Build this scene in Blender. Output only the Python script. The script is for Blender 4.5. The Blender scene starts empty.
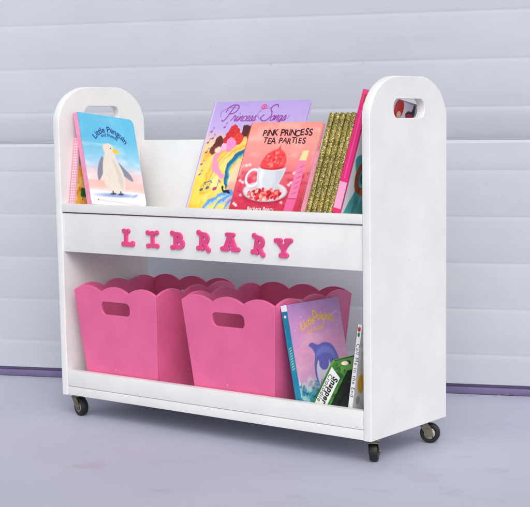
import bpy, bmesh, math, random
import numpy as np
from mathutils import Vector, Matrix
random.seed(4); rng = np.random.default_rng(7)
SC = bpy.context.scene
COL = SC.collection
R = math.radians

# ---------------------------------------------------------------- camera model (fitted to the photograph)
CX, CY, CZ = 2.39906, -2.21953, 0.63417
YAW, PIT, ROL = -0.65186, -0.13469, -0.0131
FPX, PPX, PPY = 1377.40123, 297.20873, 308.46304
W, H, D, T = 0.887, 0.722, 0.286, 0.019          # cart width, height, depth, board thickness
FLOOR = -0.0524                                  # ground level: the casters lift the cart off it

# ---------------------------------------------------------------- helpers
def lin(r, g, b):
    f = lambda c: c/12.92 if c <= .04045 else ((c+.055)/1.055)**2.4
    return (f(r/255), f(g/255), f(b/255))

def tag(o, label=None, cat=None, group=None, kind=None):
    if label: o['label'] = label
    if cat: o['category'] = cat
    if group: o['group'] = group
    if kind: o['kind'] = kind
    return o

def empty(name, M, label, cat, group=None):
    o = bpy.data.objects.new(name, None); COL.objects.link(o)
    o.empty_display_size = .03
    o.matrix_world = M if isinstance(M, Matrix) else Matrix.Translation(M)
    return tag(o, label, cat, group)

def link(name, me, mat, parent=None, M=None, smooth=None):
    o = bpy.data.objects.new(name, me); COL.objects.link(o)
    if mat is not None:
        me.materials.clear(); me.materials.append(mat)
    if parent is not None: o.parent = parent
    if M is not None: o.matrix_local = M
    if smooth is not None:
        for p in me.polygons: p.use_smooth = True
        me.set_sharp_from_angle(angle=R(smooth))
    return o

def box_into(bm, lo, hi, bev=0.0, M=None, seg=2):
    lo, hi = Vector(lo), Vector(hi)
    r = bmesh.ops.create_cube(bm, size=1)
    vs = r['verts']
    for v in vs:
        v.co = Vector(((lo.x+hi.x)/2+v.co.x*(hi.x-lo.x), (lo.y+hi.y)/2+v.co.y*(hi.y-lo.y), (lo.z+hi.z)/2+v.co.z*(hi.z-lo.z)))
    if bev:
        es = list({e for v in vs for e in v.link_edges})
        rr = bmesh.ops.bevel(bm, geom=es, offset=bev, segments=seg, profile=.6, affect='EDGES')
        vs = list({v for f in rr['faces'] for v in f.verts} | {v for v in vs if v.is_valid})
    if M is not None: bmesh.ops.transform(bm, matrix=M, verts=vs)
    return vs

def done(bm, name, mat, parent=None, M=None, smooth=35):
    me = bpy.data.meshes.new(name); bm.normal_update(); bm.to_mesh(me); bm.free()
    return link(name, me, mat, parent, M, smooth)

def box(name, lo, hi, mat, parent=None, bev=.0012, M=None):
    bm = bmesh.new(); box_into(bm, lo, hi, bev); return done(bm, name, mat, parent, M)

def cyl_into(bm, a, b, r, seg=24, r2=None):
    a, b = Vector(a), Vector(b); d = b-a
    q = d.to_track_quat('Z', 'Y').to_matrix().to_4x4()
    bmesh.ops.create_cone(bm, cap_ends=True, segments=seg, radius1=r, radius2=r if r2 is None else r2, depth=d.length,
                          matrix=Matrix.Translation((a+b)/2) @ q)

def lathe_into(bm, prof, M, seg=40):
    """prof: (radius, height) pairs revolved about local Z"""
    rings = []
    for (r, z) in prof:
        rings.append([bm.verts.new(M @ Vector((r*math.cos(2*math.pi*i/seg), r*math.sin(2*math.pi*i/seg), z))) for i in range(seg)])
    for a, b in zip(rings, rings[1:]):
        for i in range(seg):
            bm.faces.new((a[i], a[(i+1) % seg], b[(i+1) % seg], b[i]))
    bm.faces.new(rings[0][::-1]); bm.faces.new(rings[-1])

def plate(name, outline, holes, thick, bev, mat, parent, M, smooth=40):
    """a board cut to an outline (with holes), edges rounded; thickness runs 0..thick along local Z"""
    cu = bpy.data.curves.new(name, 'CURVE'); cu.dimensions = '2D'; cu.fill_mode = 'BOTH'
    for pts in [outline]+list(holes):
        s = cu.splines.new('POLY'); s.points.add(len(pts)-1)
        for i, (x, y) in enumerate(pts): s.points[i].co = (x, y, 0, 1)
        s.use_cyclic_u = True
    cu.extrude = thick/2-bev; cu.bevel_depth = bev; cu.bevel_resolution = 2; cu.offset = -bev
    o = bpy.data.objects.new('tmp', cu); COL.objects.link(o)
    dg = bpy.context.evaluated_depsgraph_get(); me = bpy.data.meshes.new_from_object(o.evaluated_get(dg))
    bpy.data.objects.remove(o); bpy.data.curves.remove(cu)
    me.name = name
    bm = bmesh.new(); bm.from_mesh(me)
    bmesh.ops.remove_doubles(bm, verts=bm.verts, dist=1e-5)
    bmesh.ops.translate(bm, verts=bm.verts, vec=(0, 0, thick/2))
    bm.to_mesh(me); bm.free()
    o = link(name, me, mat, parent, M, smooth)
    for p in me.polygons:
        if abs(p.normal.z) > .999: p.use_smooth = False
    return o

def text_verts(s, size, weight=0.0, shear=0.0, spacing=1.0):
    cu = bpy.data.curves.new('t', 'FONT'); cu.body = s; cu.size = size; cu.offset = weight*size; cu.shear = shear
    cu.space_character = spacing; cu.align_x = 'CENTER'; cu.resolution_u = 4
    o = bpy.data.objects.new('t', cu); COL.objects.link(o)
    dg = bpy.context.evaluated_depsgraph_get(); me = bpy.data.meshes.new_from_object(o.evaluated_get(dg))
    bpy.data.objects.remove(o)
    vs = [tuple(v.co) for v in me.vertices]; fs = [tuple(p.vertices) for p in me.polygons]
    bpy.data.meshes.remove(me); bpy.data.curves.remove(cu)
    return vs, fs

def title(parts, mat, parent, name='title'):
    """parts: (text, size, x, y, rot, weight, shear, spacing, arc_radius) laid on the plane z=0 of the parent's local frame"""
    V, F = [], []
    for (s, size, x, y, rot, wgt, sh, sp, arc) in parts:
        vs, fs = text_verts(s, size, wgt, sh, sp)
        n = len(V)
        for (a, b, _) in vs:
            if arc:
                th = a/arc; rr = arc+b; a, b = rr*math.sin(th), rr*math.cos(th)-arc
            c, q = math.cos(rot), math.sin(rot)
            V.append((x+a*c-b*q, y+a*q+b*c, 0))
        F += [tuple(i+n for i in f) for f in fs]
    me = bpy.data.meshes.new(name); me.from_pydata(V, [], F)
    return link(name, me, mat, parent)

# ---------------------------------------------------------------- materials
def new_mat(name):
    m = bpy.data.materials.new(name); m.use_nodes = True
    nt = m.node_tree; return m, nt, nt.nodes['Principled BSDF']

def noise(nt, scale, detail=4, rough=.5, vec=None, stretch=None):
    n = nt.nodes.new('ShaderNodeTexNoise'); n.inputs['Scale'].default_value = scale
    n.inputs['Detail'].default_value = detail; n.inputs['Roughness'].default_value = rough
    tc = nt.nodes.new('ShaderNodeTexCoord')
    mp = nt.nodes.new('ShaderNodeMapping')
    if stretch: mp.inputs['Scale'].default_value = stretch
    nt.links.new(tc.outputs['Object'], mp.inputs['Vector']); nt.links.new(mp.outputs['Vector'], n.inputs['Vector'])
    return n

def ramp(nt, src, stops):
    r = nt.nodes.new('ShaderNodeValToRGB')
    while len(r.color_ramp.elements) < len(stops): r.color_ramp.elements.new(.5)
    for e, (p, c) in zip(r.color_ramp.elements, stops):
        e.position = p; e.color = (c, c, c, 1) if isinstance(c, (int, float)) else (*c, 1)
    nt.links.new(src, r.inputs['Fac']); return r

def bump(nt, bs, src, strength, dist, prev=None):
    b = nt.nodes.new('ShaderNodeBump'); b.inputs['Strength'].default_value = strength; b.inputs['Distance'].default_value = dist
    nt.links.new(src, b.inputs['Height'])
    if prev is not None: nt.links.new(prev.outputs['Normal'], b.inputs['Normal'])
    nt.links.new(b.outputs['Normal'], bs.inputs['Normal']); return b

def mix(nt, fac, a, b):
    m = nt.nodes.new('ShaderNodeMix'); m.data_type = 'RGBA'
    nt.links.new(fac, m.inputs[0])
    for i, v in ((6, a), (7, b)):
        if isinstance(v, tuple): m.inputs[i].default_value = (*v, 1)
        else: nt.links.new(v, m.inputs[i])
    return m.outputs[2]

def paint(name, c, rough=.45, var=.06, streak=(3, 3, 40), bumpd=.0004, chips=None):
    m, nt, bs = new_mat(name)
    n1 = noise(nt, 9, 5, .6); n2 = noise(nt, 22, 3, .6, stretch=streak)
    d = tuple(x*(1-var*1.6) for x in c); l = tuple(min(1, x*(1+var*.5)) for x in c)
    rp = ramp(nt, n1.outputs['Fac'], [(.3, d), (.7, l)])
    col = rp.outputs['Color']
    if chips:
        n3 = noise(nt, 55, 2, .5); k = ramp(nt, n3.outputs['Fac'], [(.755, 0.0), (.775, 1.0)])
        col = mix(nt, k.outputs['Color'], col, chips)
    nt.links.new(col, bs.inputs['Base Color'])
    rr = ramp(nt, n2.outputs['Fac'], [(.3, rough-.08), (.7, rough+.1)]); nt.links.new(rr.outputs['Color'], bs.inputs['Roughness'])
    b = bump(nt, bs, n2.outputs['Fac'], .35, bumpd)
    n4 = noise(nt, 160, 2, .6); bump(nt, bs, n4.outputs['Fac'], .2, bumpd*.6, b)
    return m

M_WHITE = paint('white_brushed_paint', (.80, .80, .795), .42, .05, (2, 40, 2), .0009, (.66, .66, .66))
M_WHITE_V = paint('white_brushed_paint_upright', (.80, .80, .795), .42, .05, (2, 40, 2.5), .0009, (.66, .66, .66))
M_PINK = paint('pink_brushed_paint', lin(230, 104, 154), .36, .10, (2, 30, 2), .0009, lin(244, 150, 190))
M_LETTER = paint('pink_letter_paint', lin(226, 72, 134), .45, .14, (1, 1, 1), .0006)
M_TAPE = paint('purple_rubber', lin(112, 100, 140), .6, .15, (1, 1, 1), .0003)
M_RUBBER = paint('black_rubber', (.006, .006, .007), .5, .3, (1, 1, 1), .0004)
M_PAGES = paint('paper_page_edges', (.72, .70, .64), .8, .05, (1, 1, 120), .0006)
M_CARD_W = paint('white_card', (.78, .78, .79), .5, .05, (1, 1, 1), .0001)

def metal(name, c, rough=.35, dirt=(.05, .04, .02)):
    m, nt, bs = new_mat(name); bs.inputs['Metallic'].default_value = .9
    n = noise(nt, 300, 3, .5); rp = ramp(nt, n.outputs['Fac'], [(.30, dirt), (.50, c)])
    nt.links.new(rp.outputs['Color'], bs.inputs['Base Color'])
    bs.inputs['Roughness'].default_value = rough; bump(nt, bs, n.outputs['Fac'], .3, .0003); return m
M_ZINC = metal('yellow_zinc_metal', (.26, .235, .17), .38, (.14, .12, .08))
M_STEEL = metal('grey_hub_metal', (.50, .47, .42), .4)

def gold():
    m, nt, bs = new_mat('gold_glitter'); tc = nt.nodes.new('ShaderNodeTexCoord')
    v = nt.nodes.new('ShaderNodeTexVoronoi'); v.inputs['Scale'].default_value = 720
    ge = nt.nodes.new('ShaderNodeNewGeometry'); nt.links.new(ge.outputs['Position'], v.inputs['Vector'])
    sep = nt.nodes.new('ShaderNodeSeparateColor'); nt.links.new(v.outputs['Color'], sep.inputs['Color'])
    rp = ramp(nt, sep.outputs['Red'], [(.0, (.07, .045, .01)), (.3, (.28, .21, .035)), (.6, (.50, .40, .08)), (.86, (.74, .64, .22)), (.97, (.95, .90, .60))])
    n = noise(nt, 38, 3, .6); nk = ramp(nt, n.outputs['Fac'], [(.35, .62), (.6, 1.0)])
    mm = nt.nodes.new('ShaderNodeMix'); mm.data_type = 'RGBA'; mm.blend_type = 'MULTIPLY'; mm.inputs[0].default_value = 1
    nt.links.new(rp.outputs['Color'], mm.inputs[6]); nt.links.new(nk.outputs['Color'], mm.inputs[7]); nt.links.new(mm.outputs[2], bs.inputs['Base Color'])
    bs.inputs['Metallic'].default_value = .55
    r2 = ramp(nt, sep.outputs['Green'], [(0, .22), (1, .6)]); nt.links.new(r2.outputs['Color'], bs.inputs['Roughness'])
    bump(nt, bs, sep.outputs['Blue'], .6, .0005); return m
M_GOLD = gold()

def print_mat(name, rough=.28):
    m, nt, bs = new_mat(name)
    a = nt.nodes.new('ShaderNodeAttribute'); a.attribute_name = 'art'
    n = noise(nt, 60, 3, .5); k = ramp(nt, n.outputs['Fac'], [(.3, .95), (.7, 1.0)])
    mm = nt.nodes.new('ShaderNodeMix'); mm.data_type = 'RGBA'; mm.blend_type = 'MULTIPLY'; mm.inputs[0].default_value = 1
    nt.links.new(a.outputs['Color'], mm.inputs[6]); nt.links.new(k.outputs['Color'], mm.inputs[7])
    nt.links.new(mm.outputs[2], bs.inputs['Base Color']); bs.inputs['Roughness'].default_value = rough
    bump(nt, bs, n.outputs['Fac'], .15, .0006); return m
M_PRINT = print_mat('printed_gloss_card', .3)

def flat(name, c, rough=.4):
    m, nt, bs = new_mat(name); n = noise(nt, 90, 2, .5)
    rp = ramp(nt, n.outputs['Fac'], [(.3, tuple(x*.88 for x in c)), (.7, c)])
    nt.links.new(rp.outputs['Color'], bs.inputs['Base Color']); bs.inputs['Roughness'].default_value = rough; return m
I_NAVY = flat('navy_ink', lin(30, 60, 135)); I_RED = flat('dark_maroon_ink', lin(70, 18, 40)); I_WHITE = flat('white_ink', (.85, .85, .85))
I_YEL = flat('yellow_ink', lin(250, 200, 70)); I_BLK = flat('black_ink', (.02, .02, .02)); I_MAG = flat('magenta_ink', lin(150, 60, 150))
I_PINK = flat('pale_pink_ink', lin(205, 170, 205)); I_BROWN = flat('brown_ink', lin(150, 90, 40))

def door_mat():
    m, nt, bs = new_mat('garage_door_paint')
    n = noise(nt, 2.2, 5, .55); rp = ramp(nt, n.outputs['Fac'], [(.28, lin(182, 187, 196)), (.72, lin(194, 198, 205))])
    s = noise(nt, 62, 2, .4, stretch=(1, 1, 1)); k = ramp(nt, s.outputs['Fac'], [(.755, 0.0), (.80, .38)])
    c = mix(nt, k.outputs['Color'], rp.outputs['Color'], lin(120, 118, 130))
    g = noise(nt, 7, 6, .7, stretch=(.4, .4, 3)); gk = ramp(nt, g.outputs['Fac'], [(.50, 0.0), (.80, .32)])
    c = mix(nt, gk.outputs['Color'], c, lin(178, 176, 190))
    nt.links.new(c, bs.inputs['Base Color']); bs.inputs['Roughness'].default_value = .5
    n2 = noise(nt, 5, 3, .6, stretch=(1, 1, 2)); b = bump(nt, bs, n2.outputs['Fac'], .35, .005)
    n4 = noise(nt, 34, 5, .6, stretch=(1, 1, .6)); b = bump(nt, bs, n4.outputs['Fac'], .3, .0010, b)
    n3 = noise(nt, 260, 3, .6); bump(nt, bs, n3.outputs['Fac'], .2, .0006, b); return m
M_DOOR = door_mat()

STAINS = [(.72, -.62, .16, .06), (.93, -.36, .12, .05), (.40, -.32, .10, .05), (1.25, -.30, .14, .04), (.62, -.85, .12, .05)]
def floor_mat():
    m, nt, bs = new_mat('lavender_painted_concrete')
    n = noise(nt, 1.6, 7, .62); rp = ramp(nt, n.outputs['Fac'], [(.3, lin(173, 176, 195)), (.7, lin(184, 187, 203))])
    s = noise(nt, 5.5, 5, .6, stretch=(1, 1.6, 1)); k = ramp(nt, s.outputs['Fac'], [(.60, 0.0), (.68, .32)])
    c = mix(nt, k.outputs['Color'], rp.outputs['Color'], lin(163, 150, 182))
    # faint reddish spill marks on the concrete in front of the cart
    tc = nt.nodes.new('ShaderNodeTexCoord'); sn = noise(nt, 16, 5, .65); acc = None
    for (px, py, rx, ry) in STAINS:
        mp = nt.nodes.new('ShaderNodeMapping'); mp.vector_type = 'TEXTURE'; mp.inputs['Location'].default_value = (px, py, FLOOR); mp.inputs['Scale'].default_value = (rx, ry, 1)
        mp.inputs['Rotation'].default_value = (0, 0, .65)
        gr = nt.nodes.new('ShaderNodeTexGradient'); gr.gradient_type = 'SPHERICAL'
        nt.links.new(tc.outputs['Object'], mp.inputs['Vector']); nt.links.new(mp.outputs['Vector'], gr.inputs['Vector'])
        if acc is None: acc = gr.outputs['Fac']
        else:
            ad = nt.nodes.new('ShaderNodeMath'); ad.operation = 'MAXIMUM'; nt.links.new(acc, ad.inputs[0]); nt.links.new(gr.outputs['Fac'], ad.inputs[1]); acc = ad.outputs[0]
    ml = nt.nodes.new('ShaderNodeMath'); ml.operation = 'MULTIPLY'; nt.links.new(acc, ml.inputs[0]); nt.links.new(sn.outputs['Fac'], ml.inputs[1])
    ks = ramp(nt, ml.outputs[0], [(.24, 0.0), (.42, .32)]); c = mix(nt, ks.outputs['Color'], c, lin(168, 134, 150))
    s2 = noise(nt, 42, 4, .6); k2 = ramp(nt, s2.outputs['Fac'], [(.70, 0.0), (.76, .35)])
    c = mix(nt, k2.outputs['Color'], c, lin(198, 198, 216))
    nt.links.new(c, bs.inputs['Base Color']); bs.inputs['Roughness'].default_value = .55
    n2 = noise(nt, 14, 6, .65, stretch=(1, 1, 1)); b = bump(nt, bs, n2.outputs['Fac'], .25, .004)
    n3 = noise(nt, 300, 3, .7); bump(nt, bs, n3.outputs['Fac'], .4, .0012, b); return m
M_FLOOR = floor_mat()

# ---------------------------------------------------------------- the setting
bm = bmesh.new()
bmesh.ops.create_grid(bm, x_segments=8, y_segments=8, size=120, matrix=Matrix.Translation((0, 0, FLOOR)))
g = done(bm, 'ground', M_FLOOR, smooth=None); g['kind'] = 'structure'

WA, WD, ZB, E_, S_ = 0.37765, 0.4476, -0.02674, 0.07741, 0.11515     # garage door: turn, distance, bottom, margins, rib spacing
M_WALL = Matrix.Translation((-math.sin(WA)*WD, math.cos(WA)*WD, 0)) @ Matrix.Rotation(WA, 4, 'Z')
def door():
    t = empty('garage_door', M_WALL @ Matrix.Translation((0, 0, FLOOR)), 'wide pale grey ribbed sectional garage door behind the white book cart', 'garage door')
    x0, x1 = -2.6, 3.0
    for k in range(4):
        z0 = ZB+k*(2*E_+4*S_)-FLOOR
        prof = []
        b_in = -.003 if k == 0 else -.0145
        prof += [(-.034, z0+.001), (b_in-.001, z0+.001), (b_in, z0+.0025)]
        def groove(z):
            return [(0, z-.0110), (-.0004, z-.0060), (-.0009, z-.0025), (-.0011, z-.0005), (-.0007, z+.0015), (0, z+.006)]
        # lower margin bows inward to the joint
        for i in range(1, 7):
            f = i/7; prof.append((b_in*(1-f)**1.6, z0+E_*f*.9))
        for j in range(5):
            prof += groove(z0+E_+j*S_)
        z1 = z0+2*E_+4*S_
        prof += [(-.0003, z1-.05), (-.0016, z1-.012), (-.0060, z1-.0045), (-.034, z1-.0040)]
        bm = bmesh.new()
        nx = 12
        cols = [[bm.verts.new((x0+(x1-x0)*i/nx, -o, z)) for (o, z) in prof] for i in range(nx+1)]
        for a, b in zip(cols, cols[1:]):
            for i in range(len(prof)-1): bm.faces.new((a[i], b[i], b[i+1], a[i+1]))
            bm.faces.new((a[-1], b[-1], b[0], a[0]))
        bm.faces.new(cols[0]); bm.faces.new(cols[-1][::-1])
        bmesh.ops.recalc_face_normals(bm, faces=bm.faces)
        done(bm, 'door_section', M_DOOR, t, smooth=22)
    bm = bmesh.new()
    h = ZB-FLOOR
    box_into(bm, (x0, .006, .0006), (x1, .030, h-.007), .004)
    box_into(bm, (x0, .012, h-.0065), (x1, .028, h+.0012), .001)
    done(bm, 'bottom_seal', M_TAPE, t)
door()

# ---------------------------------------------------------------- the cart
cart = empty('library_cart', (W/2, D/2, FLOOR), 'white painted wooden two level book cart on small casters with pink lettering', 'book cart')
def loc(M): return Matrix.Translation((-W/2, -D/2, -FLOOR)) @ M      # world coordinates -> cart's own frame

def panel(x):
    # outline drawn on (y, z)
    pts = [(0.0, 0.0)]
    pts += [(0, .640)]
    half = [(.001, .652), (.006, .664), (.014, .679), (.026, .693), (.042, .705), (.060, .714), (.076, .7195), (.092, .722)]
    pts += half
    pts += [(D-a, b) for a, b in reversed(half)]
    pts += [(D, .640), (D, 0.0)]
    slot = []
    cy_, cz_, hw, hh = .142, .658, .057, .019; rr = .0165
    for (sx, sz, a0) in ((1, 1, 0), (-1, 1, 90), (-1, -1, 180), (1, -1, 270)):
        for i in range(7):
            a = R(a0+i*15); slot.append((cy_+sx*(hw-rr)+rr*math.cos(a), cz_+sz*(hh-rr)+rr*math.sin(a)))
    Mx = Matrix(((0, 0, 1, x), (1, 0, 0, 0), (0, 1, 0, 0), (0, 0, 0, 1)))
    return plate('side_panel', pts, [slot], T, .0016, M_WHITE_V, cart, loc(Mx), 30)
panel(0.0)
rp_ = panel(W-T)
for (y, z) in ((.007, .044), (.279, .042), (.279, .36)):
    bm = bmesh.new(); lathe_into(bm, [(.0036, 0), (.0036, .0006), (.0026, .0013)], Matrix.Translation((W-.0001, y, z)) @ Matrix.Rotation(R(90), 4, 'Y'), 16)
    o = done(bm, 'screw_plug', M_CARD_W, rp_); o.matrix_local = rp_.matrix_local.inverted() @ loc(Matrix.Identity(4))
a, b = T+.0003, W-T-.0003
# upper tray: front strip, sloping floor and reclined back board
th = R(9.0)
bm = bmesh.new(); box_into(bm, (a, .0004, .4337), (b, .0190, .4526), .0014)
done(bm, 'shelf_edge', M_WHITE, cart, loc(Matrix.Identity(4)))
Mf = Matrix.Translation((0, .0185, .4497)) @ Matrix.Rotation(-th, 4, 'X')
box('tray_floor', (a, .0005, -.012), (b, .236, 0), M_WHITE, cart, .001, loc(Mf))
Mb = Matrix.Translation((0, .274, .5955)) @ Matrix.Rotation(-th, 4, 'X')
box('back_board', (a, 0, -.184), (b, .0122, 0), M_WHITE, cart, .0014, loc(Mb))
apron = box('apron', (a, .0040, .3410), (b, .0220, .4306), M_WHITE, cart, .001, loc(Matrix.Identity(4)))
box('bottom_shelf', (a, .0006, .0006), (b, D-.0006, .0212), M_WHITE, cart, .0014, loc(Matrix.Identity(4)))
box('bottom_lip', (a, .0004, .0220), (b, .0180, .0600), M_WHITE, cart, .0016, loc(Matrix.Identity(4)))
box('bottom_lip', (a, D-.0180, .0220), (b, D-.0004, .0600), M_WHITE, cart, .0016, loc(Matrix.Identity(4)))

# letters: fat slab letters with knobbed ends, thickness from a distance field
def cap(X, Y, x1, y1, x2, y2, r):
    dx, dy = x2-x1, y2-y1; L = dx*dx+dy*dy+1e-12
    t = np.clip(((X-x1)*dx+(Y-y1)*dy)/L, 0, 1); return np.hypot(X-x1-t*dx, Y-y1-t*dy)-r
def arc_sd(X, Y, cx, cy, ra, rb, a0, a1, r, n=14):
    d = 9.0; P = [(cx+ra*math.cos(R(a0+(a1-a0)*i/n)), cy+rb*math.sin(R(a0+(a1-a0)*i/n))) for i in range(n+1)]
    for p, q in zip(P, P[1:]): d = np.minimum(d, cap(X, Y, *p, *q, r))
    return d
s = .128; k = .142
LET = {
 'L': [(.32, .88, .32, .14, s), (.14, .90, .50, .90, k*.8), (.14, .92, .14, .92, k), (.5, .92, .5, .92, k), (.1, .12, .86, .12, s), (.08, .12, .08, .12, k), (.88, .2, .88, .14, k)],
 'I': [(.5, .88, .5, .12, s), (.16, .87, .84, .87, s*.85), (.16, .13, .84, .13, s*.85), (.12, .9, .12, .9, k), (.88, .9, .88, .9, k), (.12, .1, .12, .1, k), (.88, .1, .88, .1, k)],
 'B': [(.3, .88, .3, .12, s), (.06, .93, .06, .93, k), (.06, .08, .06, .08, k), (.06, .9, .5, .88, s*.9), (.06, .1, .5, .1, s*.9), (.3, .52, .55, .52, s*.8), ('arc', .5, .69, .2, .18, -90, 90, s*.95), ('arc', .55, .31, .28, .21, -90, 90, s)],
 'R': [(.3, .88, .3, .12, s), (.06, .95, .06, .95, k), (.1, .08, .1, .08, k*.95), (.44, .08, .44, .08, k*.8), (.06, .92, .5, .88, s*.9), (.3, .46, .55, .46, s*.85), ('arc', .52, .67, .25, .21, -90, 90, s), (.52, .46, .78, .14, s), (.9, .06, .9, .06, k)],
 'A': [(.5, .9, .2, .12, s), (.5, .9, .8, .12, s), (.33, .36, .67, .36, s*.7), (.32, .95, .68, .95, k*.85), (.04, .09, .32, .09, k), (.68, .09, .96, .09, k)],
 'Y': [(.5, .42, .2, .86, s), (.5, .42, .8, .86, s), (.5, .46, .5, .12, s), (.05, .93, .3, .93, k*.95), (.7, .93, .95, .93, k*.95), (.34, .08, .66, .08, k)]}
def letter(ch, x0, x1, z0, z1, rot):
    n = 96; t = .0050
    g = np.linspace(-.22, 1.22, n); X, Y = np.meshgrid(g, g)
    h = g[1]-g[0]
    def sdf(X, Y):
        d = np.full(np.shape(X), 9.0)
        for q in LET[ch]:
            d = np.minimum(d, arc_sd(X, Y, *q[1:]) if q[0] == 'arc' else cap(X, Y, *q))
        return d
    d = sdf(X, Y); inside = d < h*.35
    cell = inside[:-1, :-1] & inside[1:, :-1] & inside[:-1, 1:] & inside[1:, 1:]
    used = {}; V = []; F = []
    border = {}
    def vid(i, j):
        if (i, j) not in used: used[(i, j)] = len(V); V.append([X[i, j], Y[i, j]])
        return used[(i, j)]
    ii, jj = np.nonzero(cell)
    for i, j in zip(ii, jj):
        f = (vid(i, j), vid(i, j+1), vid(i+1, j+1), vid(i+1, j)); F.append(f)
        for p, q in zip(f, f[1:]+f[:1]):
            if (q, p) in border: del border[(q, p)]
            else: border[(p, q)] = 1
    V = np.array(V); be = {p for e in border for p in e}; bi = np.array(sorted(be))
    for _ in range(5):
        x, y = V[bi, 0], V[bi, 1]; dd = sdf(x, y); e = 1e-3
        gx = (sdf(x+e, y)-dd)/e; gy = (sdf(x, y+e)-dd)/e; nn = np.hypot(gx, gy)+1e-6
        V[bi, 0] -= dd*gx/nn**2*.8; V[bi, 1] -= dd*gy/nn**2*.8
    dv = np.clip(-sdf(V[:, 0], V[:, 1]), 0, 1); rr = .022
    z = t*.88+t*.12*np.sqrt(np.clip(1-(1-np.clip(dv/rr, 0, 1))**2, 0, 1))
    w_, h_ = (x1-x0)*1.03, (z1-z0)*1.05
    P = [((v[0]-.5)*w_, (v[1]-.5)*h_, zz) for v, zz in zip(V, z)]
    back = {p: len(P)+i for i, p in enumerate(bi)}
    P += [(P[p][0], P[p][1], 0) for p in bi]
    F += [(q, p, back[p], back[q]) for (p, q) in border]
    me = bpy.data.meshes.new('letter'); me.from_pydata(P, [], F)
    Ml = Matrix.Translation(((x0+x1)/2, .0040, (z0+z1)/2)) @ Matrix.Rotation(R(90), 4, 'X') @ Matrix.Rotation(R(rot), 4, 'Z')
    o = link('letter', me, M_LETTER, apron, None, 50); o.matrix_local = apron.matrix_local.inverted() @ loc(Ml)
    o['label'] = 'pink wooden letter %s on the apron' % ch
for ch, x0, x1, z0, z1, rot in (('L', .2125, .2480, .3635, .3985, -1), ('I', .2870, .3220, .3635, .3985, 1), ('B', .3620, .4000, .3640, .3990, 0),
                                ('R', .4370, .4725, .3640, .4010, -6), ('A', .5070, .5500, .3670, .4010, -1), ('R', .5890, .6230, .3620, .3995, -10), ('Y', .6510, .6910, .3610, .3950, 1)):
    letter(ch, x0, x1, z0, z1, rot)

# casters
def caster(px, py, head):
    """px,py: swivel pivot; head: direction (deg, world) in which the wheel trails"""
    M = Matrix.Translation((px, py, 0)) @ Matrix.Rotation(R(head), 4, 'Z')     # +X = trailing direction, wheel axle along Y
    bm = bmesh.new()
    box_into(bm, (-.015, -.014, -.0028), (.015, .014, -.0002), .0008)
    lathe_into(bm, [(.0105, 0), (.0125, -.002), (.0125, -.0045), (.009, -.0065)][::-1], Matrix.Translation((0, 0, -.0025)), 28)
    for sx in (-1, 1):
        for sy in (-1, 1): lathe_into(bm, [(.0020, -.0042), (.0026, -.0030), (.0026, -.0026)], Matrix.Translation((sx*.0118, sy*.0108, 0)), 10)
    root = done(bm, 'caster', M_ZINC, cart, loc(M))
    R_ = .0215; cx, cz = .0165, FLOOR+R_+.0002
    bm = bmesh.new()
    box_into(bm, (-.009, -.0118, -.0105), (.0125, .0118, -.0080), .0008)          # yoke top
    for sy in (-1, 1):
        out = [(-.009, -.0085), (.0125, -.0085), (.0200, -.0165), (cx+.0085, cz-.002), (cx+.004, cz-.0075), (cx-.004, cz-.0070), (cx-.0085, cz)]
        y0 = sy*.0118
        va = [bm.verts.new((x, y0, z)) for x, z in out]; vb = [bm.verts.new((x, y0-sy*.0016, z)) for x, z in out]
        bm.faces.new(va); bm.faces.new(vb[::-1])
        for i in range(len(out)): bm.faces.new((va[i], va[(i+1) % len(out)], vb[(i+1) % len(out)], vb[i]))
    bmesh.ops.recalc_face_normals(bm, faces=bm.faces)
    cyl_into(bm, (cx, -.0136, cz), (cx, .0136, cz), .0036, 12)
    done(bm, 'fork', M_ZINC, root)
    bm = bmesh.new()
    Mw = Matrix.Translation((cx, 0, cz)) @ Matrix.Rotation(R(90), 4, 'X')
    prof = [(.0125, -.0075), (.0140, -.0088), (.0185, -.0088), (.0207, -.0070), (R_, -.0030), (R_, .0030), (.0207, .0070), (.0185, .0088), (.0140, .0088), (.0125, .0075)]
    lathe_into(bm, prof, Mw, 44); done(bm, 'tyre', M_RUBBER, root)
    bm = bmesh.new(); lathe_into(bm, [(.0060, -.0092), (.0120, -.0080), (.0122, .0080), (.0060, .0092)], Mw, 28); done(bm, 'hub', M_STEEL, root)
caster(.0190, .0300, -14); caster(.8690, .0330, 118); caster(.8520, .2460, 22); caster(.0280, .2560, 150)

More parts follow.
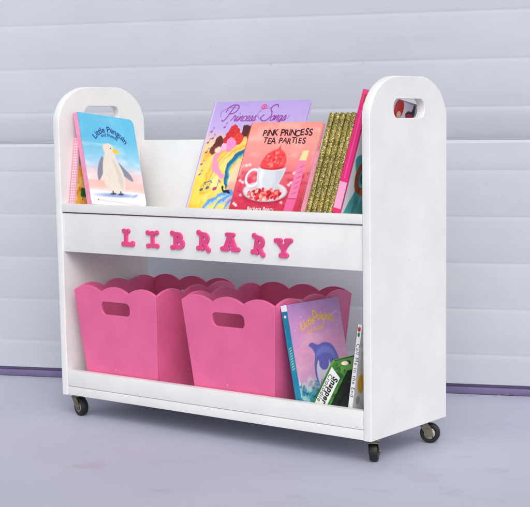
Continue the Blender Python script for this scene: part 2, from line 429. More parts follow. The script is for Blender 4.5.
# ---------------------------------------------------------------- pink scalloped bins
def bin_(x0, x1, y0, y1, label):
    z0, z1 = .0225, .2530; fl = .0205; tk = .0068; rise = .0135
    t = empty('storage_bin', ((x0+x1)/2, (y0+y1)/2, z0), label, 'bin', 'pink scalloped bins on the bottom shelf')
    wt = x1-x0; dt = y1-y0; hv = z1-z0; L = math.hypot(hv, fl); ang = math.atan2(fl, hv)
    def outline(wtop, inset):
        a = wtop/2-inset; b = a-fl
        pts = [(-b, 0), (b, 0), (a, L)]; n = 3; seg = 2*a/n
        c = seg/2; rad = (c*c+rise*rise)/(2*rise)
        for k_ in range(n):
            xc = a-seg*(k_+.5)
            for i in range(1, 14 if k_ < n-1 else 13):
                x = xc+c-2*c*i/13; y = L+math.sqrt(max(0, rad*rad-(x-xc)**2))-(rad-rise)
                pts.append((x, y))
        pts.append((-a, L)); return pts
    slot = []
    hw, hh, rr, cz_ = .045, .0155, .0125, .194
    for (sx, sz, a0) in ((1, 1, 0), (-1, 1, 90), (-1, -1, 180), (1, -1, 270)):
        for i in range(7):
            aa = R(a0+i*15); slot.append((sx*(hw-rr)+rr*math.cos(aa), cz_+sz*(hh-rr)+rr*math.sin(aa)))
    for name, rot, w_, d_, ins, holes in (('front_panel', 0, wt, dt, 0, [slot]), ('back_panel', 180, wt, dt, 0, [slot]),
                                          ('side_panel', 90, dt, wt, tk*.9, []), ('side_panel', -90, dt, wt, tk*.9, [])):
        # local: X right, Y up the slope, Z outward; outer face at z=tk
        base = Matrix.Rotation(R(rot), 4, 'Z') @ Matrix.Translation((0, -(d_/2-fl)+ (tk if True else 0), 0)) @ Matrix.Rotation(R(90)+ang, 4, 'X')
        o = plate(name, outline(w_, ins), holes, tk, .0011, M_PINK, t, base, 35)
    box('bottom_panel', (-(wt/2-fl)+tk+.001, -(dt/2-fl)+tk+.001, .001), ((wt/2-fl)-tk-.001, (dt/2-fl)-tk-.001, .007), M_PINK, t, .0006)
bin_(.0475, .3075, .0035, .2790, 'left pink bin, its side standing against the other bin')
bin_(.3835, .6435, .0035, .2830, 'right pink bin with the purple dolphin book leaning against it')

# ---------------------------------------------------------------- printed pictures (colour per point on a fine mesh)
class Art:
    def __init__(self, w, h, res=.0008):
        self.nx = max(4, int(w/res)); self.ny = max(4, int(h/res)); self.w, self.h = w, h
        self.X, self.Y = np.meshgrid(np.linspace(0, w*100, self.nx), np.linspace(0, h*100, self.ny))   # centimetres
        self.C = np.ones((self.ny, self.nx, 3)); self.soft = res*100*.7
    def fill(self, c): self.C[:] = np.array(c)/255
    def vgrad(self, stops):
        v = self.Y/(self.h*100)
        for k_ in range(3): self.C[..., k_] = np.interp(v, [s_[0] for s_ in stops], [s_[1][k_]/255 for s_ in stops])
    def put(self, mask, c):
        m = mask[..., None]; self.C = self.C*(1-m)+(np.array(c)/255)*m
    def sd(self, d, c, soft=None, al=1.0):
        s_ = soft or self.soft; self.put(np.clip(.5-d/(2*s_), 0, 1)*al, c)
    def dot(self, x, y, r, c, soft=None, al=1.0): self.sd(np.hypot(self.X-x, self.Y-y)-r, c, soft, al)
    def ell(self, x, y, rx, ry, c, rot=0, soft=None, al=1.0):
        a_ = R(rot); dx, dy = self.X-x, self.Y-y
        u, v = dx*math.cos(a_)+dy*math.sin(a_), -dx*math.sin(a_)+dy*math.cos(a_)
        self.sd((np.hypot(u/rx, v/ry)-1)*min(rx, ry), c, soft, al)
    def ring(self, x, y, rx, ry, wd, c, rot=0, soft=None, al=1.0):
        a_ = R(rot); dx, dy = self.X-x, self.Y-y
        u, v = dx*math.cos(a_)+dy*math.sin(a_), -dx*math.sin(a_)+dy*math.cos(a_)
        self.sd(abs((np.hypot(u/rx, v/ry)-1)*min(rx, ry))-wd/2, c, soft, al)
    def line(self, pts, wd, c, soft=None, al=1.0, smooth=True):
        if smooth and len(pts) > 2: pts = spline(pts)
        d = np.full(self.X.shape, 99.)
        for p, q in zip(pts, pts[1:]): d = np.minimum(d, cap(self.X, self.Y, *p, *q, wd/2))
        self.sd(d, c, soft, al)
    def blob(self, pts, c, soft=None, al=1.0, smooth=True):
        P = spline(pts, True) if smooth else list(pts)+[pts[0]]
        P = P if P[0] == P[-1] else P+[P[0]]
        d = np.full(self.X.shape, 99.); ins = np.zeros(self.X.shape, bool)
        for (x1, y1), (x2, y2) in zip(P, P[1:]):
            d = np.minimum(d, cap(self.X, self.Y, x1, y1, x2, y2, 0))
            if y1 != y2:
                cr = ((y1 > self.Y) != (y2 > self.Y)) & (self.X < (x2-x1)*(self.Y-y1)/(y2-y1)+x1); ins ^= cr
        self.sd(np.where(ins, -d, d), c, soft, al)
    def noise(self, sx, sy, seed, oct=3):
        g_ = np.random.default_rng(seed); out = 0; amp = 1; tot = 0
        for o in range(oct):
            n = g_.random((int(self.h*100/sy)+3, int(self.w*100/sx)+3)); u = self.X/sx; v = self.Y/sy
            i, j = u.astype(int), v.astype(int); fu, fv = u-i, v-j; fu = fu*fu*(3-2*fu); fv = fv*fv*(3-2*fv)
            out = out+amp*((n[j, i]*(1-fu)+n[j, i+1]*fu)*(1-fv)+(n[j+1, i]*(1-fu)+n[j+1, i+1]*fu)*fv)
            tot += amp; amp *= .5; sx /= 2; sy /= 2
        return out/tot
    def wash(self, sx, sy, seed, c, lo=.45, hi=.7, al=1.0, region=None):
        m = np.clip((self.noise(sx, sy, seed)-lo)/(hi-lo), 0, 1)*al
        if region is not None: m = m*region
        self.put(m, c)
def spline(P, closed=False, n=7):
    out = []; N = len(P)
    for i in range(N if closed else N-1):
        g_ = lambda k_: P[k_ % N] if closed else P[min(max(k_, 0), N-1)]
        p0, p1, p2, p3 = g_(i-1), g_(i), g_(i+1), g_(i+2)
        for j in range(n):
            t = j/n
            out.append(tuple(.5*((2*p1[m])+(-p0[m]+p2[m])*t+(2*p0[m]-5*p1[m]+4*p2[m]-p3[m])*t*t+(-p0[m]+3*p1[m]-3*p2[m]+p3[m])*t**3) for m in (0, 1)))
    out.append(P[0] if closed else P[-1]); return out

def art_plate(name, art, thick, parent, M, corner=0.0):
    nx, ny = art.nx, art.ny
    X = art.X/100; Y = art.Y/100; w, h = art.w, art.h
    if corner:
        X = X.copy(); Y = Y.copy()
        for cx, cy, mk in ((w-corner, h-corner, (X > w-corner) & (Y > h-corner)), (w-corner, corner, (X > w-corner) & (Y < corner))):
            dx, dy = X-cx, Y-cy; r = np.hypot(dx, dy)+1e-9; m = np.maximum(abs(dx), abs(dy)); f = np.where(mk, m/r, 1)
            X = np.where(mk, cx+dx*f, X); Y = np.where(mk, cy+dy*f, Y)
    top = np.stack([X.ravel(), Y.ravel(), np.full(nx*ny, thick)], 1)
    idx = np.arange(nx*ny).reshape(ny, nx)
    q = np.stack([idx[:-1, :-1], idx[:-1, 1:], idx[1:, 1:], idx[1:, :-1]], -1).reshape(-1, 4)
    per = np.concatenate([idx[0, :-1], idx[:-1, -1], idx[-1, :0:-1], idx[:0:-1, 0]])
    bk = top[per].copy(); bk[:, 2] = 0; n0 = nx*ny; m = len(per)
    nb_ = n0+np.arange(m)
    side = np.stack([np.roll(per, -1), per, nb_, np.roll(nb_, -1)], -1)
    co = np.concatenate([top, bk]); faces = np.concatenate([q, side])
    me = bpy.data.meshes.new(name)
    me.vertices.add(len(co)); me.vertices.foreach_set('co', co.ravel())
    nl = faces.size+m
    me.loops.add(nl); me.polygons.add(len(faces)+1)
    me.loops.foreach_set('vertex_index', np.concatenate([faces.ravel(), nb_[::-1]]))
    me.polygons.foreach_set('loop_start', np.concatenate([np.arange(len(faces))*4, [faces.size]]))
    me.update(calc_edges=True); me.validate()
    C = np.clip(art.C.reshape(-1, 3), 0, 1); C = np.where(C <= .04045, C/12.92, ((C+.055)/1.055)**2.4)
    C = np.concatenate([C, C[per]]); C = np.concatenate([C, np.ones((len(C), 1))], 1)
    at = me.color_attributes.new('art', 'FLOAT_COLOR', 'POINT'); at.data.foreach_set('color', C.ravel().astype(np.float32))
    return link(name, me, M_PRINT, parent, M)

def frame(o, ax, ay, az):
    return Matrix(((ax[0], ay[0], az[0], o[0]), (ax[1], ay[1], az[1], o[1]), (ax[2], ay[2], az[2], o[2]), (0, 0, 0, 1)))
def side_pose(x, y, z, lam, phi):
    """book standing with its spine to the front; lam leans it to the right, phi reclines it"""
    l, p = R(lam), R(phi); A = Vector((0, math.sin(p), math.cos(p))); wv = Vector((0, math.cos(p), -math.sin(p)))
    hv = A*math.cos(l)+Vector((1, 0, 0))*math.sin(l); tv = Vector((1, 0, 0))*math.cos(l)-A*math.sin(l)
    return frame((x, y, z), wv, hv, tv)

CV = .0018
def cover_mat(name, c): return flat(name, c, .35)
def book(kind, label, M, w, h, t, art=None, spine_art=None, cmat=None, smat=None, corner=0.0, pages=True, group=None, cat='book', pin=.004, cv=CV, bulge=.0):
    root = empty(kind, M, label, cat, group)
    I = Matrix.Translation
    fc = None
    if art is not None: fc = art_plate('front_cover', art, cv, root, I((0, 0, t-cv)), corner)
    else: fc = box('front_cover', (0, 0, t-cv), (w, h, t), cmat, root, .0004)
    box('back_cover', (0, 0, 0), (w, h, cv), cmat, root, .0004)
    if spine_art is not None:
        # spine lies on the local plane x=0, facing -x; picture's X runs from the back cover to the front cover
        Ms = Matrix(((0, 0, -1, .0006), (0, 1, 0, 0), (1, 0, 0, cv*.0), (0, 0, 0, 1)))
        art_plate('spine', spine_art, .0012, root, Ms)
    else:
        bm = bmesh.new(); n = 8; prof = []
        for i in range(n+1):
            a_ = i/n; prof.append((-.0004-bulge*math.sin(math.pi*a_), t*a_))
        va = [bm.verts.new((x, 0, z)) for x, z in prof]; vb = [bm.verts.new((x, h, z)) for x, z in prof]
        vc = [bm.verts.new((.0015, 0, z)) for x, z in prof]; vd = [bm.verts.new((.0015, h, z)) for x, z in prof]
        for i in range(n):
            bm.faces.new((va[i], va[i+1], vb[i+1], vb[i])); bm.faces.new((vc[i+1], vc[i], vd[i], vd[i+1]))
            bm.faces.new((va[i], vc[i], vc[i+1], va[i+1])); bm.faces.new((vb[i+1], vd[i+1], vd[i], vb[i]))
        bm.faces.new((va[0], vb[0], vd[0], vc[0])); bm.faces.new((va[n], vc[n], vd[n], vb[n]))
        bmesh.ops.recalc_face_normals(bm, faces=bm.faces)
        done(bm, 'spine', smat or cmat, root, smooth=60)
    if pages:
        box('pages', (.0017, pin*.6, cv+.0001), (w-pin, h-pin*.6, t-cv-.0001), M_PAGES, root, .0002)
    return root, fc
def on_cover(fc, z=CV+.00025):
    """frame for lettering just proud of a cover"""
    return Matrix.Translation((0, 0, z))

# --- large lavender and yellow songbook, facing out
def art_songs(w, h):
    A = Art(w, h, .0008); Wc, Hc = w*100, h*100; X0, Y0 = A.X, A.Y
    A.X = X0+(A.noise(1.6, 1.6, 81)-.5)*1.5; A.Y = Y0+(A.noise(1.5, 1.7, 82)-.5)*1.5 if False else Y0+(np.flipud(A.noise(1.6, 1.6, 83))-.5)*1.5
    A.vgrad([(0, (246, 205, 60)), (.36, (250, 218, 92)), (.62, (238, 205, 160)), (.74, (196, 174, 228)), (1, (180, 160, 222))])
    A.wash(3.5, 4, 3, (252, 236, 170), .4, .75, .8, (A.Y < Hc*.62))
    A.wash(2.2, 3, 5, (240, 176, 50), .52, .8, .8, (A.Y < Hc*.55))
    # sweeping satin ribbons
    for k_, (c, wd) in enumerate((((244, 180, 52), 2.6), ((252, 214, 96), 1.5), ((228, 146, 44), .5), ((255, 236, 160), .4))):
        A.line([(4.+k_*.3, 6.), (5.2+k_*.25, 11), (7.8+k_*.2, 15.2), (12, 17.4), (17, 17.6)], wd, c, .25)
    A.line([(7.2, 17.5), (5.3, 14.4), (5.8, 11.2), (8.2, 9.2)], 1.3, (238, 150, 190), .2)
    A.line([(16, 15.9), (12.2, 14.9), (9.7, 11.8), (9.9, 8.2), (11.6, 5.8)], 1.25, (30, 110, 150), .12)
    A.line([(16, 15.6), (12.5, 14.5), (10.2, 11.6), (10.4, 8.4), (11.9, 6.2)], .5, (96, 170, 205), .12)
    A.ell(13.8, 9.5, 3.0, 4.2, (246, 214, 180), -12, .3); A.ell(12.6, 4.5, 1.8, 3.2, (240, 176, 150), 10, .3)
    for x0 in (5.4, 8.3, 11.2):
        A.line([(x0, -.4), (x0+1.1, 2.4), (x0+3.6, 4.5), (x0+7, 5.4)], 1.1, (96, 156, 222), .2)
        A.line([(x0+.3, -.4), (x0+1.4, 2.2), (x0+3.9, 4.2), (x0+7, 5.0)], .45, (170, 205, 245), .15)
    A.line([(9.2, 6.4), (10.3, 5.5), (11.6, 5.4)], .5, (25, 25, 40), .1)
    # bunch of roses
    for (x, y, r, c) in ((4.6, 17.6, 1.5, (92, 40, 38)), (3.7, 15.9, 1.2, (110, 48, 44)), (5.0, 15.9, .9, (238, 190, 170)), (8.2, 20.0, 1.9, (198, 44, 44)),
                         (10.2, 18.6, 1.6, (214, 60, 52)), (7.0, 18.3, 1.0, (180, 34, 40)), (8.6, 17.2, 1.6, (236, 130, 180)), (6.6, 16.6, 1.0, (244, 160, 196)), (12.4, 20.6, 1.5, (80, 34, 34)), (13.6, 19.2, 1.2, (140, 60, 40))):
        A.dot(x, y, r, c, .12)
        for a_ in range(5):
            q = a_*1.9+x; A.ring(x+.25*math.cos(q), y+.25*math.sin(q), r*(.35+.12*a_), r*(.3+.1*a_), .10, tuple(min(255, int(v*1.28)) for v in c), a_*37, .08, .7)
    A.X, A.Y = X0, Y0
    # music notes
    def note(x, y, c, s_=1.0):
        A.ell(x, y, .42*s_, .3*s_, c, 20); A.line([(x+.36*s_, y), (x+.42*s_, y+1.5*s_)], .12*s_, c, None, 1, False); A.line([(x+.42*s_, y+1.5*s_), (x+.85*s_, y+1.05*s_)], .16*s_, c, None, 1, False)
    note(3.2, 5.8, (70, 110, 120), 1.2); note(4.9, 6.3, (70, 110, 120), 1.2); A.line([(3.7, 7.5), (5.4, 8.1)], .25, (70, 110, 120))
    note(7.2, 6.1, (190, 50, 140), 1.5)
    for (x, y) in ((1.5, 20.5), (1.3, 17.7), (1.6, 15.2), (1.1, 12.2), (2.4, 18.8), (5.2, 21.6), (1.4, 9.6)): note(x, y, (136, 72, 170), .8)
    A.blob([(-1, -1), (-1, 30), (.5, 30), (.55, 12), (.35, 9), (.6, 4), (.4, -1)], (214, 196, 240), .12, .85)
    A.ell(15.6, Hc-1.5, .85, .62, (196, 50, 120)); A.ring(15.6, Hc-1.5, .5, .32, .12, (245, 210, 230), 0, .08)
    # cursive heading "Princess Songs"
    ink = (140, 48, 146)
    def script(strokes, ox, oy, sc, wd, shear=.35):
        for S in strokes: A.line([(ox+(x+y*shear)*sc, oy+y*sc) for x, y in S], wd, ink, .05)
    by = Hc-5.0
    P_ = [[(.55, 1.95), (.35, 1.1), (.2, .35), (-.05, 0), (-.3, .1)], [(-.35, 1.2), (-.3, 1.75), (.3, 2.1), (1.1, 2.0), (1.3, 1.5), (.95, 1.05), (.4, .95)]]
    S_ = [[(1.3, 1.75), (1.0, 2.05), (.5, 1.9), (.35, 1.5), (.75, 1.1), (.95, .6), (.6, .05), (0, 0), (-.45, .35), (-.2, .75)]]
    L_ = {'r': ([[(0, .05), (.15, .5), (.2, .72), (.28, .6), (.45, .62), (.45, .2), (.6, 0)]], .62), 'i': ([[(0, .1), (.18, .62), (.15, .1), (.3, 0), (.42, .15)], [(.24, .92), (.25, .96)]], .44),
          'n': ([[(0, 0), (.1, .6), (.12, .1), (.35, .62), (.48, .55), (.45, .1), (.6, .02)]], .62), 'c': ([[(.5, .5), (.32, .63), (.08, .4), (.12, .05), (.4, 0), (.58, .15)]], .56),
          'e': ([[(.05, .25), (.4, .4), (.35, .62), (.12, .55), (.08, .1), (.35, 0), (.52, .12)]], .52), 's': ([[(0, .05), (.25, .65), (.35, .3), (.3, 0), (.05, .02)], [(.3, 0), (.5, .12)]], .50),
          'o': ([[(.3, .62), (.05, .45), (.08, .05), (.35, .03), (.45, .4), (.3, .62), (.55, .55)]], .56), 'g': ([[(.42, .55), (.12, .58), (.06, .12), (.3, .05), (.45, .55), (.4, -.4), (.15, -.75), (-.1, -.5), (.55, .05)]], .60)}
    sc = 1.95; x = 4.3
    script(P_, x, by, sc, .27); x += 2.2
    for ch in 'rincess':
        st, ad = L_[ch]; script(st, x, by, sc*1.02, .24); x += ad*sc*1.0
    x += 2.2; script(S_, x, by, sc, .27); x += 2.1
    for ch in 'ongs':
        st, ad = L_[ch]; script(st, x, by, sc*1.02, .24); x += ad*sc*1.02
    A.line([(3.2, by+1.0), (3.0, by+2.4), (5.4, by+3.5), (8.2, by+3.2)], .10, ink, .05)
    A.line([(15.2, by+.4), (14.2, by+1.6), (15.4, by+2.9), (18.0, by+3.2)], .10, ink, .05)
    A.line([(x-.3, by+.3), (x+.6, by+.6), (x+.9, by+1.3)], .10, ink, .05)
    return A
def face_pose(x, recl, dist, s0):
    """facing out, leaning back on the tray's back board; dist = gap to the leaning plane, s0 = where its foot is along the slope"""
    p = R(recl); top_ = Vector((0, .283, .597)); u = Vector((0, math.sin(p), math.cos(p))); n = Vector((0, -math.cos(p), math.sin(p)))
    L = (.597-.3643)/math.cos(R(24.6)); o = top_+u*(s0-L)+n*dist
    return frame((x, o.y, o.z), Vector((1, 0, 0)), u, n)
M_LAV = cover_mat('lavender_cover', lin(196, 178, 228)); M_CORAL = cover_mat('coral_cover', lin(238, 120, 120))
wS, hS = .2860, .2820
r_, fc = book('song_book', 'large lavender and yellow songbook lying behind the tea party book', face_pose(.2290, 24.6, .0015, .0640), wS, hS, .0095, art_songs(wS, hS), cmat=M_LAV, smat=M_LAV)

# --- coral tea party book, facing out
def art_tea(w, h):
    A = Art(w, h, .0008); Wc, Hc = w*100, h*100
    A.vgrad([(0, (206, 44, 74)), (.3, (226, 84, 104)), (.55, (240, 140, 140)), (.8, (248, 160, 150)), (1, (250, 150, 138))])
    A.wash(3, 2, 11, (252, 190, 180), .5, .8, .6, A.Y > Hc*.35); A.wash(1.1, .8, 12, (190, 30, 70), .5, .75, .5, A.Y < Hc*.45)
    for (x, y) in ((1.0, 7.6), (1.7, 11.3), (2.6, 11.5), (.9, 2.0), (1.6, 1.6), (15.9, 9.6), (16.5, 10.0), (15.2, 6.8), (15.7, 7.3), (14.3, 2.6), (1.9, 7.2), (2.2, 4.1)):
        A.ell(x, y, .38, .28, (255, 226, 222), 20, .1); A.ell(x+.3, y-.25, .3, .2, (250, 196, 200), 10, .1)
    A.ell(9.0, 4.4, 6.6, 2.5, (150, 24, 50), -2, .5, .6)
    A.ell(9.0, 5.0, 6.4, 2.45, (198, 194, 204), -2, .12); A.ell(9.0, 5.15, 6.0, 2.2, (228, 226, 232), -2, .15); A.ell(9.0, 5.2, 4.9, 1.65, (216, 190, 200), -2, .3)
    g_ = np.random.default_rng(5)
    A.ring(4.5, 8.3, 1.9, 2.0, .62, (240, 240, 244), 10, .12); A.ring(4.5, 8.3, 1.65, 1.75, .12, (190, 196, 208), 10, .1)
    A.blob([(5.6, 10.8), (5.8, 8.0), (7.0, 5.6), (9.2, 4.9), (11.4, 5.4), (12.7, 7.8), (13.1, 10.8), (9.4, 10.3)], (214, 220, 226), .1)
    A.blob([(10.9, 10.2), (11.2, 7.6), (10.4, 5.4), (11.4, 5.6), (12.6, 7.8), (13.0, 10.6)], (196, 204, 214), .4, .8)
    A.blob([(6.2, 10.3), (6.5, 8.0), (7.6, 6.0), (7.4, 8.2), (7.4, 10.3)], (238, 242, 246), .3, .7)
    for _ in range(95):
        a_, q = g_.random()*6.28, g_.random()**.5
        x, y = 9.0+4.6*q*math.cos(a_), 4.3+1.25*q*math.sin(a_); c = [(206, 30, 48), (236, 66, 66), (248, 130, 120), (170, 14, 36), (255, 190, 180)][g_.integers(5)]
        A.ell(x, y, .55, .36, c, g_.random()*180, .1)
    A.ell(9.3, 10.9, 3.85, .95, (226, 228, 234), 0, .1); A.ell(9.3, 11.1, 3.6, .85, (200, 40, 54), 0, .12)
    A.blob([(5.9, 11.2), (6.6, 13.6), (8.3, 14.9), (9.6, 15.4), (10.2, 16.3), (10.6, 15.3), (12.2, 14.0), (12.8, 11.6), (9.4, 10.6)], (240, 74, 78), .15)
    for _ in range(60):
        a_ = g_.random()*6.28; q = g_.random()**.5; x, y = 9.4+2.7*q*math.cos(a_), 12.7+1.9*q*math.sin(a_)
        A.ell(x, y, .38, .2, [(250, 120, 112), (216, 36, 52), (255, 160, 150), (232, 60, 66)][g_.integers(4)], g_.random()*180, .12, .8)
    A.blob([(15.9, 3.6), (18.4, 3.6), (18.4, 12.4), (16.4, 12.4)], (240, 130, 175), .08, 1, False); A.blob([(15.6, .4), (18.2, .4), (18.4, 3.4), (15.8, 3.4)], (236, 104, 160), .08, 1, False)
    A.blob([(16.4, 12.6), (18.4, 12.6), (18.5, 15.0), (16.9, 15.0)], (236, 224, 160), .08, 1, False)
    for k_ in range(6): A.line([(16.9+.06*k_, 4.6+k_*1.25), (17.9+.04*k_, 5.1+k_*1.25)], .14, (206, 60, 120), .08)
    return A
wT, hT = .2020, .2190
r_, fc = book('tea_party_book', 'coral picture book with a white teacup, standing in front of the songbook', face_pose(.3730, 24.6, .0125, .0660), wT, hT, .0120, art_tea(wT, hT), cmat=M_CORAL, smat=M_CORAL)
ADV = {'i': .42, 'l': .45, 't': .72, 'I': .5, ' ': .65, 'N': 1.15, 'D': 1.15}
def hand_line(txt, size, x, y, step, seed, wgt=.012, arc=0.0):
    g_ = random.Random(seed); out = []; px = x
    for i, ch in enumerate(txt):
        ad = ADV.get(ch, 1.0); px += step*ad/2; x = px-i*step; px += step*ad/2
        if ch != ' ':
            out.append((ch, size*(1+g_.uniform(-.08, .08)), x+i*step, y+g_.uniform(-.04, .04)*size*2+arc*i, R(g_.uniform(-6, 6)), wgt, 0, 1, 0))
    return out
tt = title(hand_line('PiNK PRiNCESS', .0225, .040, .1850, .0122, 3, .026, .0001)+hand_line('TEA PARTIES', .0205, .047, .1670, .0122, 8, .022), I_RED, fc); tt.matrix_local = on_cover(fc)
tt = title([('Barbara Beery', .0125, .090, .0045, 0, .012, 0, 1.05, 0)], I_WHITE, fc, 'author_line'); tt.matrix_local = on_cover(fc)

# --- penguin board book leaning on the left panel
def art_penguin(w, h):
    A = Art(w, h, .0008); X0, Y0 = A.X, A.Y
    A.vgrad([(0, (238, 240, 246)), (.13, (232, 236, 246)), (.2, (250, 196, 186)), (.34, (246, 196, 196)), (.46, (160, 208, 232)), (.75, (92, 186, 222)), (1, (96, 190, 226))])
    A.wash(6, 2.2, 21, (214, 226, 240), .48, .72, .7, (A.Y > 6) & (A.Y < 15)); A.wash(6, 1.6, 22, (252, 176, 160), .5, .8, .6, (A.Y > 3) & (A.Y < 8)); A.wash(7, 1.4, 24, (236, 236, 240), .45, .8, .7, (A.Y > 6) & (A.Y < 11))
    A.wash(4, 3, 23, (120, 206, 236), .5, .8, .5, A.Y > 13)
    A.blob([(-1, -1), (-1, 3.0), (4, 3.5), (9, 3.0), (14, 3.5), (20, 3.0), (20, -1)], (240, 242, 248), .2)
    A.X, A.Y = (X0-8.9)/1.10+8.9, (Y0-2.6)/.86+2.6       # the bird, slightly reduced
    A.ell(8.6, 2.5, 5.2, .55, (130, 160, 214), 2, .25, .9); A.ell(14.5, 2.7, 1.0, .3, (150, 176, 222), 30, .15)
    gr, gr2 = (128, 134, 150), (165, 170, 182)
    A.blob([(6.4, 13.4), (5.0, 11.4), (4.1, 8.6), (4.2, 6.4), (5.4, 8.0), (6.6, 10.2)], gr, .12)
    A.blob([(10.6, 12.2), (12.6, 10.4), (14.2, 8.6), (14.6, 6.9), (13.0, 7.6), (10.8, 9.4)], gr, .12)
    A.blob([(7.2, 14.5), (6.3, 12), (5.7, 8), (6.3, 4.7), (8.2, 3.4), (10.6, 3.5), (12.0, 5.4), (12.0, 8.8), (10.9, 12), (10.2, 14.4), (10.3, 16.0), (9.0, 17.3), (7.5, 16.9), (7.0, 15.7)], (226, 218, 206), .12)
    A.blob([(9.2, 13.4), (10.2, 11), (11.3, 8.8), (11.5, 6), (10.6, 4.3), (10.0, 8)], (206, 194, 186), .4, .7)
    A.ell(7.7, 15.9, .9, 1.2, (244, 216, 200), 0, .3, .8)
    for q in range(26): A.line([(6.6+(q*37 % 50)/10.5, 5+(q*53 % 70)/9.), (6.7+(q*37 % 50)/10.5, 5.5+(q*53 % 70)/9.)], .1, (205, 194, 186), .08, .6)
    A.dot(9.2, 15.9, .17, (30, 30, 40)); A.blob([(9.9, 15.9), (10.9, 15.6), (11.7, 14.9), (10.8, 14.5), (9.9, 14.8)], (246, 196, 40), .08)
    for x in (7.9, 10.2): A.ell(x, 2.9, .85, .3, (60, 60, 80), 8, .1); A.line([(x, 3.6), (x, 2.9)], .35, (60, 60, 80))
    A.X, A.Y = X0, Y0
    A.line([(3.4, 1.1), (6, .95), (9, .85), (13, .6), (16.6, .3)], .10, (236, 150, 160), .1, .8); A.dot(2.6, 1.15, .2, (120, 70, 120))
    return A
wP, hP = .1860, .2210
M_PK = cover_mat('pink_board', lin(236, 150, 186))
r_, fc = book('penguin_book', 'pale blue board book with a penguin, leaning against the left side panel', side_pose(.0860, .0195, .4500, -16.3, 6.3), wP, hP, .0125, art_penguin(wP, hP), cmat=M_PK, smat=M_PK, corner=.014)
tt = title([('Little Penguin', .0205, .097, .1800, R(-3), .020, 0, 1.0, .062), ('and friends', .0120, .094, .1690, R(-5), .014, 0, 1.0, .060)], I_NAVY, fc); tt.matrix_local = on_cover(fc)
tt = title([('- -  - - -  - -', .0140, .088, .2050, R(-5), .0, 0, 1.0, .10)], flat('apricot_ink', lin(226, 168, 150)), fc, 'author_line'); tt.matrix_local = on_cover(fc)

# --- upright book with gingham spine behind the penguin book
def art_ging_sp(w, h):
    A = Art(w, h, .0007); A.fill((248, 226, 232))
    A.put(((A.X % .62) < .31)*.55, (236, 120, 150)); A.put(((A.Y % .62) < .31)*.55, (238, 120, 150)); return A
def art_ging(w, h):
    A = Art(w, h, .0009); A.fill((246, 190, 80)); A.wash(1.2, 1.2, 31, (226, 130, 40), .5, .7, .9); A.wash(1.5, 1.5, 32, (252, 226, 130), .5, .7, .9)
    A.put((A.Y > 9.2)*1., (150, 160, 160)); A.wash(.8, 2.5, 33, (206, 210, 205), .5, .7, .8, A.Y > 9.2); A.blob([(3.2, 9.3), (5.4, 9.3), (5.8, 7.0), (4.0, 7.2)], (40, 60, 50), .15)
    for q in range(4):
        A.dot(2.9+.65*math.cos(q*1.57+.8), 3.1+.65*math.sin(q*1.57+.8), .62, (30, 120, 50), .1)
    A.line([(2.9, 3.0), (2.6, 1.4)], .25, (30, 110, 50)); A.blob([(4.5, 2.6), (7, 2.2), (7, .6), (4.8, .8)], (110, 60, 30), .2)
    A.put((A.X < .5)*1., (244, 200, 212)); return A
r_, fc = book('gingham_book', 'small upright book with a pink gingham spine, left of the penguin book', side_pose(.0205, .0235, .4500, -.4, 9), .150, .1560, .0165, art_ging(.150, .1560), art_ging_sp(.0165, .1560), cmat=M_PK)

# --- row of gold glitter spines, leaning on the pink book
gx = .7125; tg = .0133
def gold_label(i):
    return ['gold glitter spined book at the left end of the leaning gold row', 'second gold glitter spined book from the left in the gold row', 'gold glitter spined book in the middle of the gold row',
            'gold glitter spined book next to the last, one place from the hot pink spine', 'gold glitter spined book touching the tall hot pink book'][i]
proto = None
def gold_book(M, label):
    r, _ = book('storybook', label, M, .165, .2060, tg*.90, cmat=M_GOLD, smat=M_GOLD, group='gold spined storybooks on the top shelf', bulge=.0028, cv=.0016)
    return r
GP = [side_pose(gx+i*tg/math.cos(R(11.6)), .0215+[0, .0012, .0004, .0018, .0006][i], .4500+tg*math.sin(R(11.6))+.0004, 11.6, 9.2) for i in range(5)]
proto = gold_book(GP[0], gold_label(0))
for i in range(1, 5):
    c = proto.copy(); COL.objects.link(c); c.matrix_world = GP[i]; c['label'] = gold_label(i)
    for ch in list(proto.children):
        d = ch.copy(); COL.objects.link(d); d.parent = c

# --- slim pink book half hidden left of the gold row
M_SLIM = cover_mat('rose_cover', lin(236, 150, 170))
book('slim_pink_book', 'short slim pale pink book squeezed between teacup book and gold spines', side_pose(gx-.0128, .0230, .4500+.0022, 11.6, 9.2), .150, .128, .0110, cmat=M_SLIM, smat=M_SLIM)

